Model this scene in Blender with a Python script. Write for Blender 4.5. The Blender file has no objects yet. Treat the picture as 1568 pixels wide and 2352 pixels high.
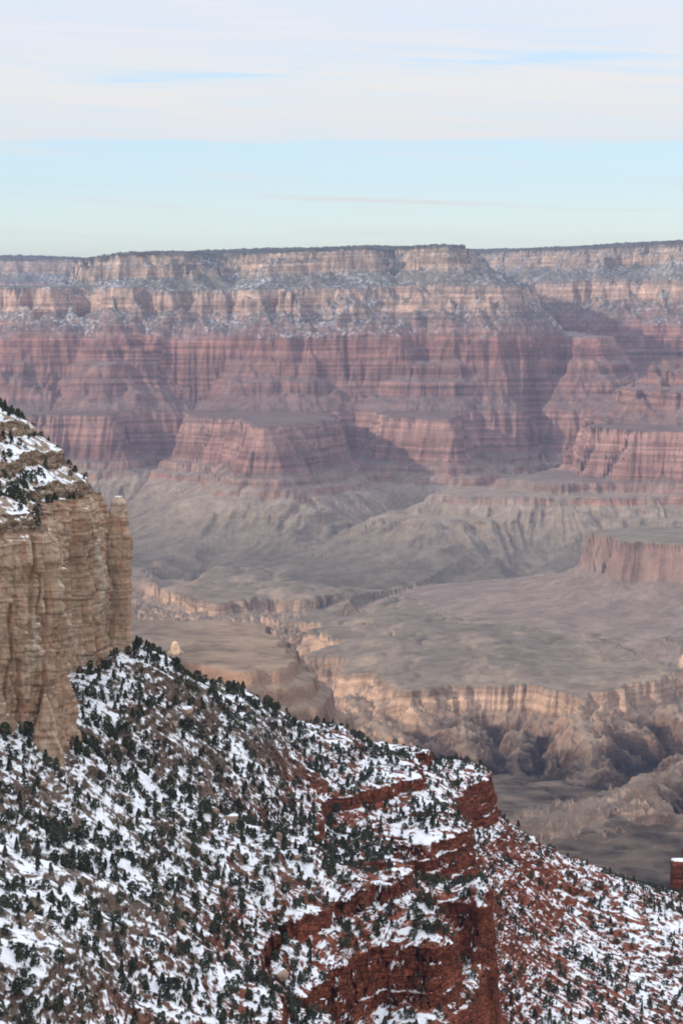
import bpy, math, random
import numpy as np
from mathutils import Vector
R = math.radians
sc = bpy.context.scene
C = sc.collection

# ------------------------------------------------------------------ camera
F = 2500.0                       # focal length in pixels of a 682 x 1024 picture
PITCH = math.atan(207.0 / F)
cd = bpy.data.cameras.new("camera"); cam = bpy.data.objects.new("camera", cd); C.objects.link(cam)
cd.sensor_fit = 'VERTICAL'; cd.sensor_height = 24.0; cd.sensor_width = 16.0
cd.lens = 24.0 * F / 1024.0
cam.location = (0, 0, 0); cam.rotation_euler = (R(90) - PITCH, 0, 0)
cd.clip_start = 1.0; cd.clip_end = 200000.0
sc.camera = cam
sc.render.resolution_x = 682; sc.render.resolution_y = 1024
sc.view_settings.view_transform = 'Standard'; sc.view_settings.look = 'None'
sc.view_settings.exposure = 0.40; sc.view_settings.gamma = 1.0
sc.render.engine = 'CYCLES'
sc.cycles.use_denoising = True
sc.cycles.max_bounces = 5; sc.cycles.diffuse_bounces = 3; sc.cycles.volume_bounces = 1
sc.cycles.transparent_max_bounces = 4
sc.cycles.filter_width = 1.9

# ------------------------------------------------------------------ node helper
class NT:
    def __init__(s, tree):
        s.t = tree; s.n = tree.nodes; s.l = tree.links
        s.n.clear()
    def new(s, kind, **kw):
        nd = s.n.new(kind)
        for k, v in kw.items(): setattr(nd, k, v)
        return nd
    def put(s, sock, v):
        if v is None: return
        if isinstance(v, bpy.types.NodeSocket): s.l.new(v, sock)
        else:
            if hasattr(sock.default_value, '__len__') and not isinstance(v, (tuple, list)): v = (v,) * len(sock.default_value)
            if hasattr(sock.default_value, '__len__') and len(sock.default_value) == 4 and len(v) == 3: v = tuple(v) + (1,)
            sock.default_value = v
    def m(s, op, a, b=None, c=None, clamp=False):
        nd = s.new('ShaderNodeMath', operation=op, use_clamp=clamp)
        for i, v in enumerate((a, b, c)): s.put(nd.inputs[i], v)
        return nd.outputs[0]
    def vm(s, op, a, b=None):
        nd = s.new('ShaderNodeVectorMath', operation=op)
        s.put(nd.inputs[0], a)
        if b is not None: s.put(nd.inputs[1], b)
        return nd.outputs[0]
    def mix(s, f, a, b, mode='MIX'):
        nd = s.new('ShaderNodeMix', data_type='RGBA', blend_type=mode, clamp_factor=True)
        s.put(nd.inputs[0], f); s.put(nd.inputs[6], a); s.put(nd.inputs[7], b)
        return nd.outputs[2]
    def rng(s, v, a, b, c=0.0, d=1.0, smooth=False):
        nd = s.new('ShaderNodeMapRange', clamp=True)
        if smooth: nd.interpolation_type = 'SMOOTHSTEP'
        for i, q in enumerate((v, a, b, c, d)): s.put(nd.inputs[i], q)
        return nd.outputs[0]
    def noise(s, vec, scale=1.0, detail=3.0, rough=0.55, dist=0.0):
        nd = s.new('ShaderNodeTexNoise')
        s.put(nd.inputs['Vector'], vec); s.put(nd.inputs['Scale'], scale)
        s.put(nd.inputs['Detail'], detail); s.put(nd.inputs['Roughness'], rough); s.put(nd.inputs['Distortion'], dist)
        return nd.outputs[0]
    def sep(s, v):
        nd = s.new('ShaderNodeSeparateXYZ'); s.put(nd.inputs[0], v); return nd.outputs
    def comb(s, x, y, z):
        nd = s.new('ShaderNodeCombineXYZ')
        for i, v in enumerate((x, y, z)): s.put(nd.inputs[i], v)
        return nd.outputs[0]
    def ramp(s, fac, stops, interp='LINEAR'):
        nd = s.new('ShaderNodeValToRGB'); r = nd.color_ramp; r.interpolation = interp
        while len(r.elements) < len(stops): r.elements.new(0.5)
        for e, (p, c) in zip(r.elements, stops):
            e.position = p; e.color = tuple(c) + (1,)
        s.put(nd.inputs[0], fac); return nd.outputs[0]

# ------------------------------------------------------------------ sun and sky
SUN_AZ, SUN_EL = 60.0, 21.0        # degrees left of straight behind the camera, height
sdir = Vector((-math.sin(R(SUN_AZ)) * math.cos(R(SUN_EL)), -math.cos(R(SUN_AZ)) * math.cos(R(SUN_EL)), math.sin(R(SUN_EL))))
sl = bpy.data.lights.new("sun", 'SUN'); sl.energy = 3.7; sl.angle = R(1.5); sl.color = (1.0, 0.87, 0.74)
so = bpy.data.objects.new("sun", sl); C.objects.link(so); so.location = (-300, -200, 500)
so.rotation_euler = sdir.to_track_quat('Z', 'Y').to_euler()

w = bpy.data.worlds.new("World"); sc.world = w; w.use_nodes = True
N = NT(w.node_tree)
tc = N.new('ShaderNodeTexCoord'); dx, dy, dz = N.sep(N.vm('NORMALIZE', tc.outputs['Generated']))
sky = N.new('ShaderNodeTexSky', sky_type='NISHITA', sun_disc=False)
sky.sun_elevation = R(SUN_EL); sky.sun_rotation = R(180 + SUN_AZ); sky.altitude = 2000; sky.dust_density = 0.6
skyc = N.mix(1.0, sky.outputs[0], (0.13, 0.13, 0.13), 'MULTIPLY')
el = N.m('DIVIDE', dz, N.m('MAXIMUM', N.m('SQRT', N.m('ADD', N.m('MULTIPLY', dx, dx), N.m('MULTIPLY', dy, dy))), 0.001))
az = N.m('ARCTAN2', dx, dy)
# clear band under the cloud deck
clear = N.ramp(N.rng(el, 0.0, 0.12), [(0.0, (1.0, 1.0, 0.80)), (0.22, (0.82, 0.93, 0.83)), (0.40, (0.60, 0.77, 0.83)), (0.56, (0.54, 0.71, 0.84)), (1.0, (0.52, 0.66, 0.84))])
clear = N.mix(0.22, clear, skyc)
# cloud deck: coordinates on a layer far above
st = N.comb(N.m('MULTIPLY', az, 9.0), N.m('MULTIPLY', N.m('SUBTRACT', el, N.m('MULTIPLY', az, -0.035)), 150.0), 2.3)
n1 = N.noise(st, 1.0, 5.0, 0.6, 0.5)
st2 = N.comb(N.m('MULTIPLY', az, 26.0), N.m('MULTIPLY', el, 420.0), 7.7)
n2 = N.noise(st2, 1.0, 4.0, 0.6)
edge = N.rng(N.m('ADD', el, N.m('MULTIPLY', N.m('SUBTRACT', N.noise(N.comb(N.m('MULTIPLY', az, 14.0), N.m('MULTIPLY', el, 160.0), 3.1), 1.0, 6.0, 0.65), 0.5), 0.010)), 0.0634, 0.0664, smooth=True)
deck = N.m('MULTIPLY', edge, N.m('ADD', 0.62, N.m('MULTIPLY', N.rng(n1, 0.33, 0.62), 0.38)))
gapband = N.m('MULTIPLY', N.rng(el, 0.088, 0.094, smooth=True), N.rng(el, 0.099, 0.106, 1.0, 0.0, smooth=True))
gap2 = N.m('MULTIPLY', N.rng(N.m('ADD', N.m('MULTIPLY', az, -0.05), el), 0.0905, 0.0925, smooth=True), N.rng(N.m('ADD', N.m('MULTIPLY', az, -0.05), el), 0.0925, 0.0975, 1.0, 0.0, smooth=True))
gap = N.m('MULTIPLY', N.m('ADD', N.m('MULTIPLY', gapband, N.rng(az, -0.03, 0.13)), gap2), N.rng(n1, 0.40, 0.56, 1.0, 0.15))
deck = N.m('SUBTRACT', deck, N.m('MULTIPLY', gap, 0.62), clamp=True)
fib = N.noise(N.comb(N.m('MULTIPLY', az, 7.0), N.m('MULTIPLY', N.m('SUBTRACT', el, N.m('MULTIPLY', az, -0.06)), 420.0), 5.0), 1.0, 6.0, 0.7, 0.8)
deck = N.m('MULTIPLY', deck, N.rng(fib, 0.35, 0.62, 0.80, 1.0))
wisp = N.m('MULTIPLY', N.rng(n1, 0.52, 0.72), N.m('MULTIPLY', N.rng(el, 0.02, 0.035), 0.45))
l1 = N.m('ABSOLUTE', N.m('SUBTRACT', el, N.m('SUBTRACT', 0.0418, N.m('MULTIPLY', az, 0.035))))
contrail = N.m('MULTIPLY', N.rng(l1, 0.0, 0.0016, 0.9, 0.0), N.m('MULTIPLY', N.rng(az, -0.045, -0.01), N.rng(az, 0.04, 0.075, 1.0, 0.0)))
contrail = N.m('MULTIPLY', contrail, N.rng(n2, 0.25, 0.5, 0.3, 1.0))
mask = N.m('MAXIMUM', N.m('MAXIMUM', deck, wisp), contrail)
cloudc = N.ramp(N.rng(el, 0.06, 0.125), [(0.0, (0.73, 0.71, 0.69)), (0.45, (0.74, 0.72, 0.70)), (0.75, (0.70, 0.70, 0.73)), (1.0, (0.69, 0.70, 0.745))])
allsky = N.mix(mask, clear, cloudc)
up = N.rng(el, 0.16, 0.9, 1.0, 2.1, smooth=True); allsky = N.mix(1.0, allsky, N.comb(up, up, up), 'MULTIPLY')   # the thin cloud is brighter overhead
bg = N.new('ShaderNodeBackground'); N.put(bg.inputs[0], allsky); bg.inputs[1].default_value = 1.0
wo = N.new('ShaderNodeOutputWorld'); N.l.new(bg.outputs[0], wo.inputs[0])

# ------------------------------------------------------------------ picture <-> place
cp, sp = math.cos(PITCH), math.sin(PITCH)
S = 682.0 / 1568.0               # all layout numbers below are read off a 1568 px wide view
def ray(x, y):
    u = (x * S - 341.0) / F; v = (512.0 - y * S) / F
    fy = cp + v * sp; fz = -sp + v * cp
    return u / fy, fz / fy       # X/Y and z/Y
def P3(x, y, Y):
    a, b = ray(x, y); return (a * Y, Y, b * Y)
def PX(x, Y):                    # plan point for a column of the view at distance Y
    return (ray(x, 1200)[0] * Y, Y)
def to_px(X, Y, Z):
    yc = Y * cp - Z * sp; zc = Y * sp + Z * cp
    return (341 + F * X / yc) / S, (512 - F * zc / yc) / S

# ------------------------------------------------------------------ noise
def _h(ix, iy, iz, seed):
    h = (ix.astype(np.int64) * 374761393 + iy.astype(np.int64) * 668265263 + iz.astype(np.int64) * 2147483647 + seed * 974634777) & 0xffffffff
    h = ((h ^ (h >> 13)) * 1274126177) & 0xffffffff
    return ((h ^ (h >> 16)) & 0xffffff).astype(np.float32) / 16777216.0
def n2d(x, y, seed=0):
    x = np.asarray(x, np.float64); y = np.asarray(y, np.float64)
    ix = np.floor(x); iy = np.floor(y); fx = (x - ix).astype(np.float32); fy = (y - iy).astype(np.float32)
    z0 = np.zeros(1, np.int64)
    def g(a, b):
        t = _h(ix + a, iy + b, z0, seed) * 6.2831853
        return np.cos(t) * (fx - a) + np.sin(t) * (fy - b)
    u = fx * fx * fx * (fx * (fx * 6 - 15) + 10); v = fy * fy * fy * (fy * (fy * 6 - 15) + 10)
    return ((g(0, 0) * (1 - u) + g(1, 0) * u) * (1 - v) + (g(0, 1) * (1 - u) + g(1, 1) * u) * v) * 1.5
def v3d(x, y, z, seed=0):        # value noise, -1..1
    x = np.asarray(x, np.float64); y = np.asarray(y, np.float64); z = np.asarray(z, np.float64)
    ix = np.floor(x); iy = np.floor(y); iz = np.floor(z); fx = x - ix; fy = y - iy; fz = z - iz
    fx = fx * fx * (3 - 2 * fx); fy = fy * fy * (3 - 2 * fy); fz = fz * fz * (3 - 2 * fz); r = 0
    for a in (0, 1):
        for b in (0, 1):
            for c in (0, 1):
                r = r + _h(ix + a, iy + b, iz + c, seed) * (fx if a else 1 - fx) * (fy if b else 1 - fy) * (fz if c else 1 - fz)
    return r * 2 - 1
def fbm(x, y, octs, seed=0, ridged=False):
    r = 0
    for i, (lam, amp) in enumerate(octs):
        n = n2d(x / lam + 13.7 * i, y / lam - 7.1 * i, seed + i)
        if ridged: n = 1 - 2 * np.abs(n) * 1.4
        r = r + amp * n
    return r

# ------------------------------------------------------------------ mesh helpers
def mesh_np(name, V, Q, mat, attrs=None, smooth=True, parent=None):
    me = bpy.data.meshes.new(name)
    V = np.asarray(V, np.float32); Q = np.asarray(Q, np.int32); k = Q.shape[1]
    me.vertices.add(len(V)); me.vertices.foreach_set('co', V.ravel())
    me.loops.add(Q.size); me.loops.foreach_set('vertex_index', Q.ravel())
    me.polygons.add(len(Q)); me.polygons.foreach_set('loop_start', np.arange(0, Q.size, k, dtype=np.int32))
    me.polygons.foreach_set('use_smooth', np.full(len(Q), smooth, dtype=bool))
    me.update(calc_edges=True)
    for an, av in (attrs or {}).items():
        a = me.attributes.new(an, 'FLOAT', 'POINT'); a.data.foreach_set('value', np.asarray(av, np.float32))
    if mat: me.materials.append(mat)
    o = bpy.data.objects.new(name, me); C.objects.link(o)
    if parent: o.parent = parent
    return o
def tag(o, label=None, cat=None, group=None, kind=None):
    if label: o['label'] = label
    if cat: o['category'] = cat
    if group: o['group'] = group
    if kind: o['kind'] = kind
    return o
def grid_quads(nr, nc):
    i = np.arange(nr - 1)[:, None] * nc + np.arange(nc - 1)[None, :]
    return np.stack([i, i + 1, i + nc + 1, i + nc], -1).reshape(-1, 4)
def subset(V, Q, keep, attrs):
    Qs = Q[keep]; idx = np.unique(Qs); mp = np.full(len(V), -1, np.int64); mp[idx] = np.arange(len(idx))
    return V[idx], mp[Qs], {k: v[idx] for k, v in attrs.items()}
def sdf(X, Y, poly):
    d = np.full(X.shape, 1e18, np.float32); ins = np.zeros(X.shape, bool); n = len(poly)
    X = X.astype(np.float32); Y = Y.astype(np.float32)
    for i in range(n):
        (ax, ay), (bx, by) = poly[i], poly[(i + 1) % n]
        ex, ey = bx - ax, by - ay
        t = np.clip(((X - ax) * ex + (Y - ay) * ey) / (ex * ex + ey * ey + 1e-9), 0, 1)
        d = np.minimum(d, (X - ax - t * ex) ** 2 + (Y - ay - t * ey) ** 2)
        if ay != by: ins ^= ((ay > Y) != (by > Y)) & (X < ex * (Y - ay) / (by - ay) + ax)
    d = np.sqrt(d); return np.where(ins, -d, d)
def sdf_u(X, Y, poly):             # signed distance and a coordinate running along the edge
    d = np.full(X.shape, 1e18); U_ = np.zeros(X.shape); ins = np.zeros(X.shape, bool); n = len(poly); L = 0.0
    for i in range(n):
        (ax, ay), (bx, by) = poly[i], poly[(i + 1) % n]
        ex, ey = bx - ax, by - ay; ln = math.hypot(ex, ey)
        t = np.clip(((X - ax) * ex + (Y - ay) * ey) / (ln * ln + 1e-9), 0, 1)
        vx, vy = X - ax - t * ex, Y - ay - t * ey
        q = vx * vx + vy * vy; m = q < d
        d = np.where(m, q, d); cr = (vx * ex + vy * ey) / ln                 # beyond an end: fan out round the corner
        U_ = np.where(m, L + t * ln + cr * 0.8, U_); L += ln
        if ay != by: ins ^= ((ay > Y) != (by > Y)) & (X < ex * (Y - ay) / (by - ay) + ax)
    d = np.sqrt(d); return np.where(ins, -d, d), U_
def rid1(u, v, octs, seed):        # ridges and gullies running straight down from the edge
    r_ = 0
    for i, (lam, amp) in enumerate(octs):
        r_ = r_ + amp * (1 - 2.8 * np.abs(n2d(u / lam + 3.3 * i, v / (lam * 9) + 5.1 * i, seed + i)))
    return r_
def pline(X, Y, pts):            # distance to a 3-D crest line and the crest height there
    best = np.full(X.shape, 1e18); zz = np.zeros(X.shape)
    for (ax, ay, az_), (bx, by, bz) in zip(pts[:-1], pts[1:]):
        ex, ey = bx - ax, by - ay
        t = np.clip(((X - ax) * ex + (Y - ay) * ey) / (ex * ex + ey * ey), 0, 1)
        d = (X - ax - t * ex) ** 2 + (Y - ay - t * ey) ** 2
        u = d < best; best = np.where(u, d, best); zz = np.where(u, az_ + t * (bz - az_), zz)
    return np.sqrt(best), zz
def fan(fn, s0, s1, nc, ys, nr, wz, wy, ks=(70, 70), every=1):
    """Grid over a fan of columns; rows are packed where the ground is steep. fn(X, Y) -> z."""
    s = np.linspace(s0, s1, nc); Yg, Sg = np.meshgrid(ys, s, indexing='ij')
    Z = fn(Sg * Yg, Yg) if every == 1 else None
    if every > 1:                                                # spacing only needs a coarse look
        sc0 = np.linspace(s0, s1, nc // every); Zc = fn(sc0[None, :] * ys[:, None], np.repeat(ys[:, None], len(sc0), 1))
        pos_ = np.linspace(0, len(sc0) - 1, nc); i0 = np.clip(pos_.astype(int), 0, len(sc0) - 2); t_ = pos_ - i0
        DZ = np.abs(np.diff(Zc, axis=0)); DZ = DZ[:, i0] * (1 - t_) + DZ[:, i0 + 1] * t_
    else: DZ = np.abs(np.diff(Z, axis=0))
    wgt = DZ * wz(Yg[1:]) + np.diff(Yg, axis=0) * wy(Yg[1:])
    for k in ks:                                           # neighbours share a spacing
        pad = np.pad(wgt, ((0, 0), (k, k)), 'edge'); cs = np.cumsum(pad, axis=1)
        wgt = (cs[:, 2 * k:] - np.concatenate([np.zeros((len(cs), 1)), cs[:, :-2 * k - 1]], 1)) / (2 * k + 1)
    cum = np.vstack([np.zeros(nc), np.cumsum(wgt, axis=0)])
    Yn = np.empty((nr, nc)); q = np.linspace(0, 1, nr)
    for c in range(nc): Yn[:, c] = np.interp(q * cum[-1, c], cum[:, c], ys)
    return s[None, :] * Yn, Yn, Z

# ================================================================== MATERIALS
def new_mat(name):
    m = bpy.data.materials.new(name); m.use_nodes = True; return m, NT(m.node_tree)
def finish(n, col, rough=0.9, height=None, bump=0.3, dist=1.0, spec=0.15):
    b = n.new('ShaderNodeBsdfPrincipled'); n.put(b.inputs['Base Color'], col); n.put(b.inputs['Roughness'], rough)
    n.put(b.inputs['Specular IOR Level'], spec)
    if height is not None:
        bp = n.new('ShaderNodeBump'); bp.inputs['Strength'].default_value = bump; bp.inputs['Distance'].default_value = dist
        n.put(bp.inputs['Height'], height); n.l.new(bp.outputs[0], b.inputs['Normal'])
    o = n.new('ShaderNodeOutputMaterial'); n.l.new(b.outputs[0], o.inputs[0])

def strata_material():
    m, n = new_mat('canyon_strata')
    g = n.new('ShaderNodeNewGeometry'); pos = g.outputs['Position']; px, py, pz = n.sep(pos)
    nz = n.sep(g.outputs['Normal'])[2]
    at = n.new('ShaderNodeAttribute', attribute_name='strat').outputs['Fac']
    big = n.noise(pos, 0.004, 3.0)
    st = n.m('ADD', at, n.m('MULTIPLY', n.m('SUBTRACT', big, 0.5), 26.0))
    lo, hi = -1500.0, 420.0
    f = n.rng(st, lo, hi)
    q = lambda z: (z - lo) / (hi - lo)
    rock = n.ramp(f, [(0.0, (0.10, 0.075, 0.062)), (q(-1250), (0.17, 0.12, 0.09)), (q(-1120), (0.30, 0.19, 0.125)), (q(-1062), (0.42, 0.26, 0.17)), (q(-1058), (0.56, 0.37, 0.245)),
        (q(-1005), (0.52, 0.35, 0.235)), (q(-995), (0.20, 0.17, 0.13)), (q(-860), (0.22, 0.18, 0.14)), (q(-838), (0.36, 0.27, 0.18)), (q(-815), (0.25, 0.20, 0.15)), (q(-770), (0.36, 0.19, 0.13)),
        (q(-705), (0.35, 0.21, 0.15)), (q(-690), (0.40, 0.19, 0.135)), (q(-560), (0.50, 0.25, 0.18)), (q(-500), (0.46, 0.23, 0.165)), (q(-490), (0.35, 0.175, 0.13)),
        (q(-300), (0.40, 0.19, 0.135)), (q(-160), (0.46, 0.195, 0.135)), (q(-140), (0.30, 0.15, 0.11)), (q(-36), (0.34, 0.20, 0.15)), (q(-28), (0.54, 0.32, 0.205)), (q(85), (0.54, 0.345, 0.235)),
        (q(100), (0.34, 0.27, 0.20)), (q(165), (0.36, 0.28, 0.21)), (q(180), (0.50, 0.325, 0.205)), (q(272), (0.48, 0.33, 0.22)), (1.0, (0.30, 0.25, 0.2))])
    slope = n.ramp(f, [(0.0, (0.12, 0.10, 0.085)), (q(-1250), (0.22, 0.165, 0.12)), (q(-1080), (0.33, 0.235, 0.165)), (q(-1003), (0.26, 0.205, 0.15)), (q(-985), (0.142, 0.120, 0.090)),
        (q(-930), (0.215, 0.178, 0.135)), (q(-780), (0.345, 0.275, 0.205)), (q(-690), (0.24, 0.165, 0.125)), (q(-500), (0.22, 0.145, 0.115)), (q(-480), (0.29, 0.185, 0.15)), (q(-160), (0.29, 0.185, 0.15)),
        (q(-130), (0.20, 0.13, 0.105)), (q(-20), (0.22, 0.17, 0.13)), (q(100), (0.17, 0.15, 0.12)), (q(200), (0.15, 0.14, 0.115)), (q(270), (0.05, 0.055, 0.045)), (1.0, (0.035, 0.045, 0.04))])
    # beds: thin layers that follow the rock, and vertical stains on the cliffs
    bed = n.noise(n.comb(n.m('MULTIPLY', px, 0.0012), n.m('MULTIPLY', py, 0.0012), n.m('MULTIPLY', at, 0.06)), 1.0, 4.0, 0.6)
    stain = n.noise(n.comb(n.m('MULTIPLY', px, 0.022), n.m('MULTIPLY', py, 0.022), n.m('MULTIPLY', pz, 0.004)), 1.0, 4.0, 0.6)
    patch = n.noise(pos, 0.011, 5.0, 0.65)
    rk = n.m('MULTIPLY', n.rng(bed, 0.34, 0.66, 0.58, 1.40), n.rng(stain, 0.3, 0.7, 0.68, 1.3))
    rock = n.mix(1.0, rock, n.comb(rk, rk, rk), 'MULTIPLY')
    rock = n.mix(n.rng(patch, 0.5, 0.75, 0.0, 0.3), rock, (0.52, 0.40, 0.30))
    fine = n.noise(pos, 0.035, 4.0, 0.7)
    sv = n.m('MULTIPLY', n.rng(patch, 0.3, 0.7, 0.75, 1.3), n.rng(fine, 0.3, 0.7, 0.78, 1.22))
    slope = n.mix(1.0, slope, n.comb(sv, sv, sv), 'MULTIPLY')
    # pale bare ground among the scrub of the plateau, near its edge
    tanm = n.m('MULTIPLY', n.rng(n.noise(n.comb(n.m('MULTIPLY', px, 0.006), n.m('MULTIPLY', py, 0.0022), 0.0), 1.0, 5.0, 0.72), 0.52, 0.66), n.m('MULTIPLY', n.rng(at, -960, -985), n.rng(at, -1040, -1010)))
    slope = n.mix(n.m('MULTIPLY', tanm, 0.8), slope, (0.46, 0.34, 0.235))
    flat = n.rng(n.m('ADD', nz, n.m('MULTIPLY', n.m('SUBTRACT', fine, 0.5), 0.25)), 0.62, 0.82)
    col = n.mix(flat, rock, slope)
    hs = n.new('ShaderNodeHueSaturation'); n.put(hs.inputs['Value'], n.rng(at, -160, -20, 0.62, 0.80))
    n.put(hs.inputs['Saturation'], n.rng(at, -800, -690, 1.0, 0.82)); n.put(hs.inputs['Color'], col); col = hs.outputs[0]
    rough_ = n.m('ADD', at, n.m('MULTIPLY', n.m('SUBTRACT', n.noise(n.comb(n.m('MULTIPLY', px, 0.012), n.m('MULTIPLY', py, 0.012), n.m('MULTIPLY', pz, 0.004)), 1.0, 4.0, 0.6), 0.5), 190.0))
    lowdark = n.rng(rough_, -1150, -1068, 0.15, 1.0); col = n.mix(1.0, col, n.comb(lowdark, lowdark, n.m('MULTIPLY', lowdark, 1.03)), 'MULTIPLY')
    redd = n.m('MULTIPLY', n.rng(at, -700, -680), n.rng(at, -180, -150, 1.0, 0.0)); rd = n.rng(redd, 0.0, 1.0, 1.0, 0.80); col = n.mix(1.0, col, n.comb(rd, rd, rd), 'MULTIPLY')
    # scrub and forest high up
    scr = n.m('MULTIPLY', n.m('MULTIPLY', n.rng(n.noise(pos, 0.055, 5.0, 0.8), 0.42, 0.58), n.rng(at, -175, -60)), n.rng(nz, 0.25, 0.6))
    col = n.mix(n.m('MULTIPLY', scr, 0.85), col, (0.055, 0.065, 0.06))
    brk = n.m('MULTIPLY', n.rng(n.noise(pos, 0.009, 5.0, 0.75), 0.46, 0.60), n.rng(at, -60, -20))
    col = n.mix(n.m('MULTIPLY', brk, 0.62), col, (0.13, 0.12, 0.105))
    # snow on the high benches
    sfn = n.noise(n.comb(px, py, n.m('MULTIPLY', pz, 0.6)), 0.05, 5.0, 0.78)
    sbig = n.noise(pos, 0.0035, 2.0)
    thr = n.m('SUBTRACT', 0.68, n.m('MULTIPLY', sbig, 0.28))
    snow = n.m('MULTIPLY', n.rng(sfn, thr, n.m('ADD', thr, 0.14)), n.rng(nz, 0.35, 0.62))
    high = n.m('ADD', n.m('MULTIPLY', n.rng(at, -175, -140), n.rng(at, 255, 275, 1.0, 0.0)), n.m('MULTIPLY', n.rng(at, -420, -200), n.m('MULTIPLY', n.rng(nz, 0.8, 0.95), 0.28)))
    col = n.mix(n.m('MULTIPLY', snow, high, clamp=True), col, (0.44, 0.45, 0.49))
    h = n.m('ADD', n.m('MULTIPLY', fine, n.rng(nz, 0.95, 0.7, 3.0, 11.0)), n.m('ADD', n.m('MULTIPLY', stain, n.rng(nz, 0.8, 0.4, 0.0, 16.0)), n.m('MULTIPLY', bed, n.rng(nz, 0.8, 0.4, 0.0, 8.0))))
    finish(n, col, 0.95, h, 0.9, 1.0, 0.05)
    return m
M_STRATA = strata_material()

def joints(n, col, px, py, pz, nz, dark, k=1.0, sizes=((0.16, 0.34), (0.42, 0.95))):
    # blocks: beds cut by upright joints, only where the rock stands steep
    wob = n.m('MULTIPLY', n.m('SUBTRACT', n.noise(n.comb(px, py, pz), 0.25, 3.0), 0.5), 1.6)
    hk = 0
    steep = n.rng(nz, 0.72, 0.5)
    for sc_, zs_ in sizes:
        vo = n.new('ShaderNodeTexVoronoi', feature='DISTANCE_TO_EDGE'); vo.inputs['Scale'].default_value = 1.0
        n.put(vo.inputs['Vector'], n.comb(n.m('MULTIPLY', n.m('ADD', px, wob), sc_), n.m('MULTIPLY', n.m('ADD', py, wob), sc_), n.m('MULTIPLY', n.m('ADD', pz, wob), zs_)))
        e_ = n.rng(vo.outputs['Distance'], 0.0, 0.10)
        hk = n.m('ADD', hk, e_)
        col = n.mix(n.m('MULTIPLY', n.m('SUBTRACT', 1.0, n.rng(vo.outputs['Distance'], 0.01, 0.07)), n.m('MULTIPLY', steep, 0.75 * k)), col, dark)
        vc = n.new('ShaderNodeTexVoronoi'); vc.inputs['Scale'].default_value = 1.0; n.l.new(vo.inputs['Vector'].links[0].from_socket, vc.inputs['Vector'])
        cv = n.rng(n.sep(vc.outputs['Color'])[0], 0.0, 1.0, 1 - 0.24 * k, 1 + 0.24 * k); cv = n.m('ADD', n.m('MULTIPLY', cv, steep), n.m('SUBTRACT', 1.0, steep))
        col = n.mix(1.0, col, n.comb(cv, cv, cv), 'MULTIPLY')
    return col, n.m('MULTIPLY', hk, steep)
def near_material(name, rocky=False):
    m, n = new_mat(name)
    g = n.new('ShaderNodeNewGeometry'); pos = g.outputs['Position']; px, py, pz = n.sep(pos)
    nz = n.sep(g.outputs['True Normal' if False else 'Normal'])[2]
    n_a = n.noise(pos, 0.05, 4.0, 0.65); n_b = n.noise(pos, 0.45, 5.0, 0.7); n_c = n.noise(pos, 1.5, 3.0, 0.6)
    zz = n.m('ADD', pz, n.m('MULTIPLY', n.m('SUBTRACT', n_a, 0.5), 30.0))
    # brown talus above, red beds below
    red = n.mix(n.rng(n_b, 0.35, 0.68), (0.15, 0.042, 0.022), (0.33, 0.092, 0.047))
    bed = n.noise(n.comb(n.m('MULTIPLY', px, 0.02), n.m('MULTIPLY', py, 0.02), n.m('MULTIPLY', pz, 0.9)), 1.0, 3.0, 0.6)
    bv = n.rng(bed, 0.32, 0.66, 0.55, 1.25); red = n.mix(1.0, red, n.comb(bv, bv, bv), 'MULTIPLY')
    dust = n.noise(pos, 0.16, 4.0, 0.6); red = n.mix(n.rng(dust, 0.55, 0.75, 0.0, 0.6), red, (0.21, 0.085, 0.05))
    tan = n.mix(n.rng(n_b, 0.35, 0.65), (0.075, 0.052, 0.040), (0.20, 0.14, 0.105))
    ground = n.mix(n.rng(zz, -206, -240), tan, red)
    ground = n.mix(n.rng(pz, -112, -88), ground, n.mix(n.rng(n_b, 0.35, 0.65), (0.22, 0.15, 0.10), (0.42, 0.30, 0.21)))
    # dry brush between the patches of snow
    brush = n.m('MULTIPLY', n.rng(n.noise(pos, 0.9, 4.0, 0.7), 0.50, 0.60), n.rng(nz, 0.55, 0.75))
    ground = n.mix(n.m('MULTIPLY', brush, 0.75), ground, (0.035, 0.038, 0.03))
    # snow: streaks drawn down the fall line and a patchy large pattern
    u = n.m('ADD', n.m('MULTIPLY', px, 0.86), n.m('MULTIPLY', pz, -0.50)); v = py
    s1 = n.m('ADD', n.m('MULTIPLY', n.noise(n.comb(n.m('MULTIPLY', u, 0.13), n.m('MULTIPLY', v, 0.17), 0.0), 1.0, 5.0, 0.66), 0.80), n.m('MULTIPLY', n.noise(pos, 0.8, 3.0, 0.7), 0.20))
    s2 = n.noise(pos, 0.035, 3.0, 0.6)
    thr = n.m('ADD', n.m('SUBTRACT', 0.618, n.m('MULTIPLY', s2, 0.29)), n.rng(px, 55, 120, 0.0, 0.022))
    sm = n.m('MULTIPLY', n.rng(s1, n.m('SUBTRACT', thr, 0.012), n.m('ADD', thr, 0.022)), n.rng(n.m('ADD', nz, n.m('MULTIPLY', n.m('SUBTRACT', n_b, 0.5), 0.22)), 0.66, 0.76))
    col = n.mix(sm, ground, (0.80, 0.80, 0.82))
    col, jh = joints(n, col, px, py, pz, nz, (0.03, 0.011, 0.008), 0.75)
    h = n.m('ADD', n.m('ADD', n.m('MULTIPLY', n_b, 1.3), n.m('MULTIPLY', jh, 1.1)), n.m('ADD', n.m('MULTIPLY', n_c, 0.4), n.m('MULTIPLY', bed, n.rng(nz, 0.75, 0.45, 0.0, 1.6))))
    h = n.m('ADD', h, n.m('MULTIPLY', sm, 0.25))
    finish(n, col, 0.85, h, 0.7, 1.0, 0.1)
    return m
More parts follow.
